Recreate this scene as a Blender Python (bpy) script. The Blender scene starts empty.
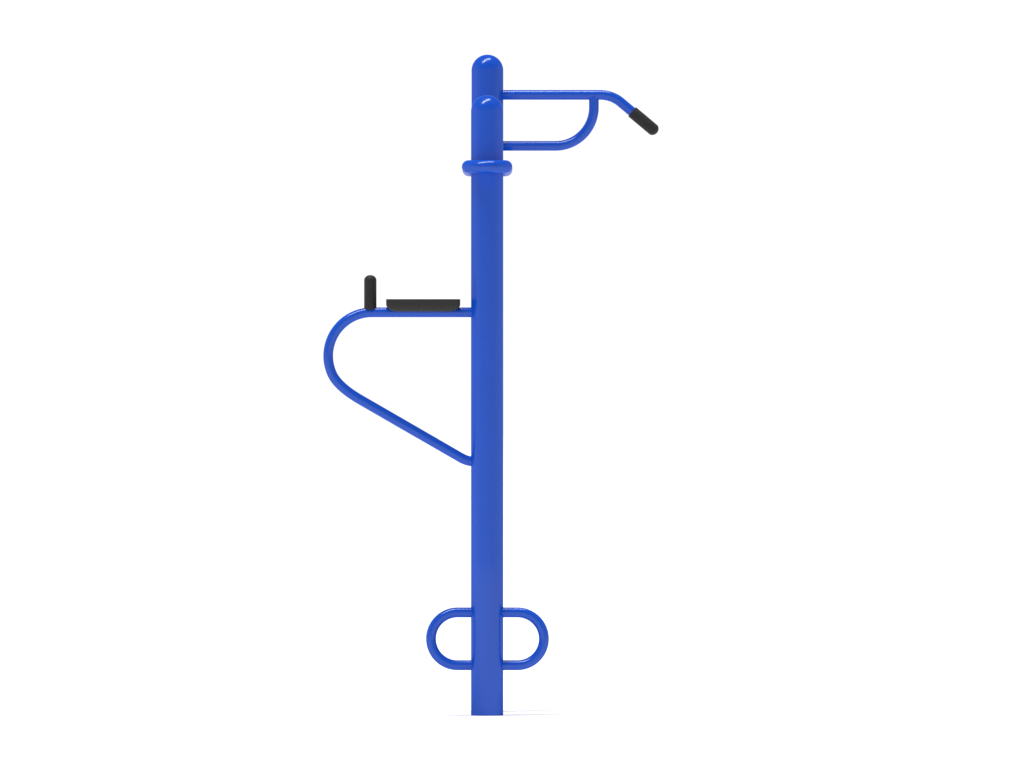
import bpy, bmesh, math
from mathutils import Vector, Matrix

sc = bpy.context.scene
# ---------------------------------------------------------------- camera
D = 50.0                 # camera distance to the near post (very long lens)
S = 0.0035625            # metres per photo pixel at that distance
EYE = 331.5 * S          # eye level above the ground
cam = bpy.data.cameras.new("camera")
cam.sensor_width = 36.0
cam.lens = 36.0 * D / (1024 * S)
cam.clip_start = 0.5
cam.clip_end = 3000
co = bpy.data.objects.new("camera", cam)
co.location = (0, -D, EYE)
co.rotation_euler = (math.radians(90), 0, 0)
sc.collection.objects.link(co)
sc.camera = co

# ---------------------------------------------------------------- studio surround: white horizon, dimmer higher up
w = bpy.data.worlds.new("World")
sc.world = w
w.use_nodes = True
nt = w.node_tree
nt.nodes.clear()
out = nt.nodes.new('ShaderNodeOutputWorld')
bg = nt.nodes.new('ShaderNodeBackground')
geo = nt.nodes.new('ShaderNodeTexCoord')
sep = nt.nodes.new('ShaderNodeSeparateXYZ')
ramp = nt.nodes.new('ShaderNodeValToRGB')
ramp.color_ramp.elements[0].position = 0.14
ramp.color_ramp.elements[0].color = (1.0, 1.0, 1.0, 1)
ramp.color_ramp.elements[1].position = 0.55
ramp.color_ramp.elements[1].color = (0.34, 0.34, 0.35, 1)
nt.links.new(geo.outputs['Generated'], sep.inputs[0])
nt.links.new(sep.outputs['Z'], ramp.inputs[0])
# the studio is white behind and beside the station, dimmer on the camera's side
side = nt.nodes.new('ShaderNodeMapRange')
side.interpolation_type = 'SMOOTHSTEP'
side.inputs['From Min'].default_value = -0.75
side.inputs['From Max'].default_value = 0.1
side.inputs['To Min'].default_value = 0.5
side.inputs['To Max'].default_value = 1.0
nt.links.new(sep.outputs['Y'], side.inputs['Value'])
mul = nt.nodes.new('ShaderNodeVectorMath')
mul.operation = 'SCALE'
nt.links.new(ramp.outputs[0], mul.inputs[0])
nt.links.new(side.outputs[0], mul.inputs['Scale'])
nt.links.new(mul.outputs[0], bg.inputs[0])
bg.inputs[1].default_value = 1.04
nt.links.new(bg.outputs[0], out.inputs[0])

# ---------------------------------------------------------------- long overhead strip light, far up so the floor is lit evenly
H = 800.0
a = bpy.data.lights.new("overhead_strip", 'AREA')
a.shape = 'RECTANGLE'
p0 = Vector((-0.60, -0.46)) * H
p1 = Vector((0.25, 0.14)) * H
a.size = (p1 - p0).length
a.size_y = 0.14 * H
a.energy = 1.0
E_TARGET = 3.2            # irradiance on the floor
area = a.size * a.size_y
a.energy = E_TARGET * math.pi * H * H * 1.35
ao = bpy.data.objects.new("overhead_strip", a)
m = (p0 + p1) / 2
ao.location = (m.x - 0.088, m.y, H)
ao.rotation_euler = (0, 0, math.atan2(p1.y - p0.y, p1.x - p0.x))
sc.collection.objects.link(ao)

sc.view_settings.view_transform = 'Standard'
sc.view_settings.look = 'None'
sc.view_settings.exposure = 0
sc.view_settings.gamma = 1
sc.cycles.max_bounces = 8
sc.cycles.use_denoising = True

# ---------------------------------------------------------------- materials
def material(name, col, rough, spec=0.5, coat=0.0, grain=900, bump=0.02, dist=0.0004, var=0.04):
    mt = bpy.data.materials.new(name)
    mt.use_nodes = True
    n = mt.node_tree.nodes
    l = mt.node_tree.links
    b = n['Principled BSDF']
    tc = n.new('ShaderNodeTexCoord')
    no = n.new('ShaderNodeTexNoise')
    no.inputs['Scale'].default_value = grain
    no.inputs['Detail'].default_value = 2
    l.new(tc.outputs['Object'], no.inputs['Vector'])
    bp = n.new('ShaderNodeBump')
    bp.inputs['Strength'].default_value = bump
    bp.inputs['Distance'].default_value = dist
    l.new(no.outputs['Fac'], bp.inputs['Height'])
    l.new(bp.outputs[0], b.inputs['Normal'])
    n2 = n.new('ShaderNodeTexNoise')
    n2.inputs['Scale'].default_value = 6
    n2.inputs['Detail'].default_value = 4
    l.new(tc.outputs['Object'], n2.inputs['Vector'])
    r = n.new('ShaderNodeValToRGB')
    r.color_ramp.elements[0].position = 0.3
    r.color_ramp.elements[1].position = 0.7
    r.color_ramp.elements[0].color = tuple(c * (1 - var) for c in col) + (1,)
    r.color_ramp.elements[1].color = tuple(min(1, c * (1 + var)) for c in col) + (1,)
    l.new(n2.outputs['Fac'], r.inputs[0])
    l.new(r.outputs[0], b.inputs['Base Color'])
    b.inputs['Roughness'].default_value = rough
    b.inputs['Specular IOR Level'].default_value = spec
    b.inputs['Coat Weight'].default_value = coat
    b.inputs['Coat Roughness'].default_value = 0.05
    return mt

BLUE = material("blue_powder_coat", (0.004, 0.070, 0.495), 1.0, spec=0.0, bump=0.0, var=0.02)
# clear skin over the blue: a weak sharp mirror plus a soft sheen at the edges
_n, _l = BLUE.node_tree.nodes, BLUE.node_tree.links
_o = _n['Material Output']
_g = _n.new('ShaderNodeBsdfGlossy'); _g.inputs['Roughness'].default_value = 0.19
_m = _n.new('ShaderNodeMixShader'); _m.inputs[0].default_value = 0.044
_l.new(_n['Principled BSDF'].outputs[0], _m.inputs[1]); _l.new(_g.outputs[0], _m.inputs[2])
_s = _n.new('ShaderNodeBsdfGlossy'); _s.inputs['Roughness'].default_value = 0.38
_f = _n.new('ShaderNodeFresnel'); _f.inputs['IOR'].default_value = 1.3
_c = _n.new('ShaderNodeMapRange')
_c.inputs['From Min'].default_value = 0.12; _c.inputs['From Max'].default_value = 0.7
_c.inputs['To Min'].default_value = 0.0; _c.inputs['To Max'].default_value = 0.22
_m2 = _n.new('ShaderNodeMixShader')
_l.new(_f.outputs[0], _c.inputs['Value']); _l.new(_c.outputs[0], _m2.inputs[0])
_l.new(_m.outputs[0], _m2.inputs[1]); _l.new(_s.outputs[0], _m2.inputs[2])
_l.new(_m2.outputs[0], _o.inputs['Surface'])
PAD = material("dark_grey_rubber_pad", (0.0185, 0.0185, 0.0175), 0.65, spec=0.35, grain=500, bump=0.2)
RUBBER = material("black_rubber", (0.012, 0.012, 0.0115), 0.65, spec=0.35, grain=500, bump=0.2)
FLOOR = material("white_floor", (0.93, 0.93, 0.93), 0.9, spec=0.0, grain=40, bump=0.0, var=0.01)

# ---------------------------------------------------------------- helpers
def obj(name, bm, mat, parent=None, smooth=True):
    me = bpy.data.meshes.new(name)
    bmesh.ops.recalc_face_normals(bm, faces=bm.faces)
    for f in bm.faces:
        f.smooth = smooth
    if smooth:
        for e in bm.edges:
            if len(e.link_faces) == 2 and e.calc_face_angle(0) > math.radians(40):
                e.smooth = False
    bm.to_mesh(me)
    bm.free()
    me.materials.append(mat)
    o = bpy.data.objects.new(name, me)
    sc.collection.objects.link(o)
    if parent:
        o.parent = parent
    return o

def P(px, py, y=0.0):
    """real position of a point seen at (px, py) that stands y metres behind the near post"""
    k = S * (D + y) / D
    return Vector(((px - 512) * k, y, EYE - (py - 384) * k))

def sweep(path, r, closed=False, sides=40):
    """tube of radius r (number or list) along a list of points, rotation-minimising frame"""
    bm = bmesh.new()
    n = len(path)
    rs = r if isinstance(r, (list, tuple)) else [r] * n
    tang = []
    for i in range(n):
        if closed:
            t = path[(i + 1) % n] - path[i - 1]
        else:
            t = path[min(i + 1, n - 1)] - path[max(i - 1, 0)]
        tang.append(t.normalized())
    up = Vector((0, 1, 0)) if abs(tang[0].y) < 0.8 else Vector((0, 0, 1))
    u = (up - tang[0] * up.dot(tang[0])).normalized()
    rings = []
    for i in range(n):
        t = tang[i]
        u = (u - t * u.dot(t)).normalized()
        v = t.cross(u)
        rings.append([bm.verts.new(path[i] + (u * math.cos(a) + v * math.sin(a)) * rs[i])
                      for a in (2 * math.pi * k / sides for k in range(sides))])
    m = n if closed else n - 1
    for i in range(m):
        A, B = rings[i], rings[(i + 1) % n]
        for k in range(sides):
            bm.faces.new((A[k], A[(k + 1) % sides], B[(k + 1) % sides], B[k]))
    if not closed:
        bm.faces.new(rings[0])
        bm.faces.new(rings[-1])
    return bm

def arc(c, ax, ay, R, a0, a1, n=28):
    """arc about c in the plane of unit vectors ax, ay; angles in degrees"""
    return [c + ax * (R * math.cos(math.radians(a0 + (a1 - a0) * i / n)))
              + ay * (R * math.sin(math.radians(a0 + (a1 - a0) * i / n))) for i in range(n + 1)]

def capped(path0, dirn, length, r, base_round=0.15, nose=1.0):
    """closed grip sleeve: rounded open end at path0, domed nose at the far end"""
    pts, rs = [], []
    b = base_round * r
    for i in range(7):
        a = math.pi / 2 * i / 6
        pts.append(path0 + dirn * (b - b * math.cos(a)))
        rs.append(r - b + b * math.sin(a))
    e = r * nose
    for i in range(1, 25):
        a = math.pi / 2 * i / 24
        pts.append(path0 + dirn * (length - e + e * math.sin(a)))
        rs.append(max(r * math.cos(a), 1e-5))
    return pts, rs

X, Z = Vector((1, 0, 0)), Vector((0, 0, 1))
PX = 487.1                       # photo column of the posts
RP = 16.1 * S                     # post radius
RT = 4.9 * S                      # bent tube radius
GAP = 0.60                        # distance between the two posts
CX = (PX - 512) * S

# ---------------------------------------------------------------- setting
bm = bmesh.new()
vs = [bm.verts.new(v) for v in ((-150, -70, 0), (150, -70, 0), (150, 260, 0), (-150, 260, 0))]
bm.faces.new(vs)
g = obj("ground", bm, FLOOR, smooth=False)
g["kind"] = "structure"

# ---------------------------------------------------------------- the exercise station
root = bpy.data.objects.new("exercise_station", None)
root.location = (0, 0, 0)
sc.collection.objects.link(root)
root["label"] = "blue steel outdoor pull-up and leg-raise station with domed posts on white ground"
root["category"] = "exercise station"

def post(y, top):
    pts, rs = [], []
    base = Vector((CX, y, 0))
    for z in (0.0, 0.001, 0.25 * top, 0.5 * top, 0.75 * top):
        pts.append(base + Z * z)
        rs.append(RP if z > 0 else RP - 0.0008)
    zc = top - RP
    for i in range(0, 33):
        a = math.pi / 2 * i / 32
        pts.append(base + Z * (zc + RP * math.sin(a)))
        rs.append(max(RP * math.cos(a), 1e-5))
    return obj("post", sweep(pts, rs, sides=96), BLUE, root)

near = post(0.0, P(0, 95.2).z)
near["label"] = "shorter post with domed top, nearest the camera"
far = post(GAP, P(0, 54.6, GAP).z)
far["label"] = "taller post with domed top, behind the shorter one"

# racetrack shaped tube lying level around both posts
zl = P(0, 166.6, -0.1).z
RL, rl = 18.7 * S, 6.6 * S
c0 = Vector((CX, -0.052, zl))
c1 = Vector((CX, GAP + 0.052, zl))
Y = Vector((0, 1, 0))
path = arc(c0, X, Y, RL, 180, 360, 40)
path += [c0 + X * RL + Y * ((c1.y - c0.y) * i / 6) for i in range(1, 6)]
path += arc(c1, X, Y, RL, 0, 180, 40)
path += [c1 - X * RL - Y * ((c1.y - c0.y) * i / 6) for i in range(1, 6)]
obj("joining_rail", sweep(path, rl, closed=True), BLUE, root)

# pull-up arm, bent down at its end, with a curved brace below
y = GAP
k = (D + y) / D
th = 40.0
Rb = 32.0
t = Rb * math.tan(math.radians(th / 2))
A = P(612.0, 94.9, y)
path = [P(PX + 6, 94.9, y), P(540, 94.9, y), P(575, 94.9, y)]
cc = P(612.0 - t, 94.9 + Rb, y)
path += arc(cc, X, Z, Rb * S * k, 90, 90 - th, 24)
dirn = Vector((math.cos(math.radians(th)), 0, -math.sin(math.radians(th))))
g0 = P(632.0, 111.7, y)
path += [g0 - dirn * 0.01, g0 + dirn * 0.05]
arm = obj("pull_up_arm", sweep(path, RT * k), BLUE, root)
pts, rs = capped(g0, dirn, (26.7 + 6.1) * S * k, 6.1 * S * k, 0.12, 0.9)
obj("hand_grip", sweep(pts, rs), RUBBER, arm)
R = 38.5
path = [P(PX + 6, 145.9, y), P(520, 145.9, y), P(540, 145.9, y)]
path += arc(P(555.4, 145.9 - R, y), X, Z, R * S * k, -90, 0, 30)
path += [P(593.9, 100, y), P(593.9, 96.5, y)]
obj("brace_tube", sweep(path, 4.85 * S * k), BLUE, arm)

# leg-raise arm: level rail, big bend, 30 degree strut back to the post
R = 43.6
path = [P(PX - 6, 312.3), P(440, 312.3), P(400, 312.3)]
path += arc(P(371.8, 312.3 + R), X, Z, R * S, 90, 205, 50)
q0, q1, q2 = path[-1], P(338.2, 386.9), P(360.7, 399.9)
path += [q0 * (1 - f) ** 2 + q1 * (2 * f * (1 - f)) + q2 * f * f for f in (i / 14 for i in range(1, 15))]
Rb = 28.0
tx = 467.6
tl = Rb * math.tan(math.radians(15))
s0 = q2
cb = P(tx + tl, 461.6 - Rb)
bend = arc(cb, X, Z, Rb * S, 240, 270, 12)
path += [s0.lerp(bend[0], f) for f in (0.25, 0.5, 0.75)]
path += bend
path += [P(PX - 4, 461.6)]
la = obj("leg_raise_arm", sweep(path, RT), BLUE, root)

# forearm pad: flat top, underside rounded in along all four sides
def pad():
    bm = bmesh.new()
    hx, hy = 37.0 * S, 0.055
    top, mid, bot = P(0, 299.2).z, P(0, 304.2).z, P(0, 311.6).z
    rows = []
    # (z, inset x, inset y)
    e = 0.0012
    for i in range(5):
        a = math.pi / 2 * i / 4
        rows.append((top - e + e * math.cos(a), e * (1 - math.sin(a)), e * (1 - math.sin(a))))
    for i in range(0, 15):
        a = math.pi / 2 * i / 14
        rows.append((mid + (bot - mid) * math.sin(a), 11 * S * (1 - math.cos(a)), 0.022 * (1 - math.cos(a))))
    cx = (423.2 - 512) * S
    rings = []
    rc = 0.012
    for z, ix, iy in rows:
        ring = []
        for q, (sx, sy) in enumerate(((1, 1), (-1, 1), (-1, -1), (1, -1))):
            for j in range(5):
                a = math.radians(90 * q + 90 * j / 4)
                ring.append(bm.verts.new((cx + sx * (hx - ix - rc) + rc * math.cos(a),
                                          sy * (hy - iy - rc) + rc * math.sin(a), z)))
        rings.append(ring)
    n = len(rings[0])
    for A_, B_ in zip(rings, rings[1:]):
        for j in range(n):
            bm.faces.new((A_[j], A_[(j + 1) % n], B_[(j + 1) % n], B_[j]))
    bm.faces.new(rings[0])
    bm.faces.new(rings[-1])
    return bm
obj("forearm_pad", pad(), PAD, la)
pts, rs = capped(P(370.3, 310.0), Z, 35.0 * S, 6.2 * S, 0.3, 0.85)
obj("hand_grip", sweep(pts, rs), RUBBER, la)

# racetrack shaped step loop through the post near the ground
R = 26.4
yc = 638.8
a1, a2 = P(457.4, yc), P(517.5, yc)
path = arc(a1, X, Z, R * S, 90, 270, 40) + [a1.lerp(a2, f) - Z * R * S for f in (0.25, 0.5, 0.75)]
path += arc(a2, X, Z, R * S, -90, 90, 40) + [a2.lerp(a1, f) + Z * R * S for f in (0.25, 0.5, 0.75)]
obj("step_loop", sweep(path, 5.0 * S, closed=True), BLUE, root)
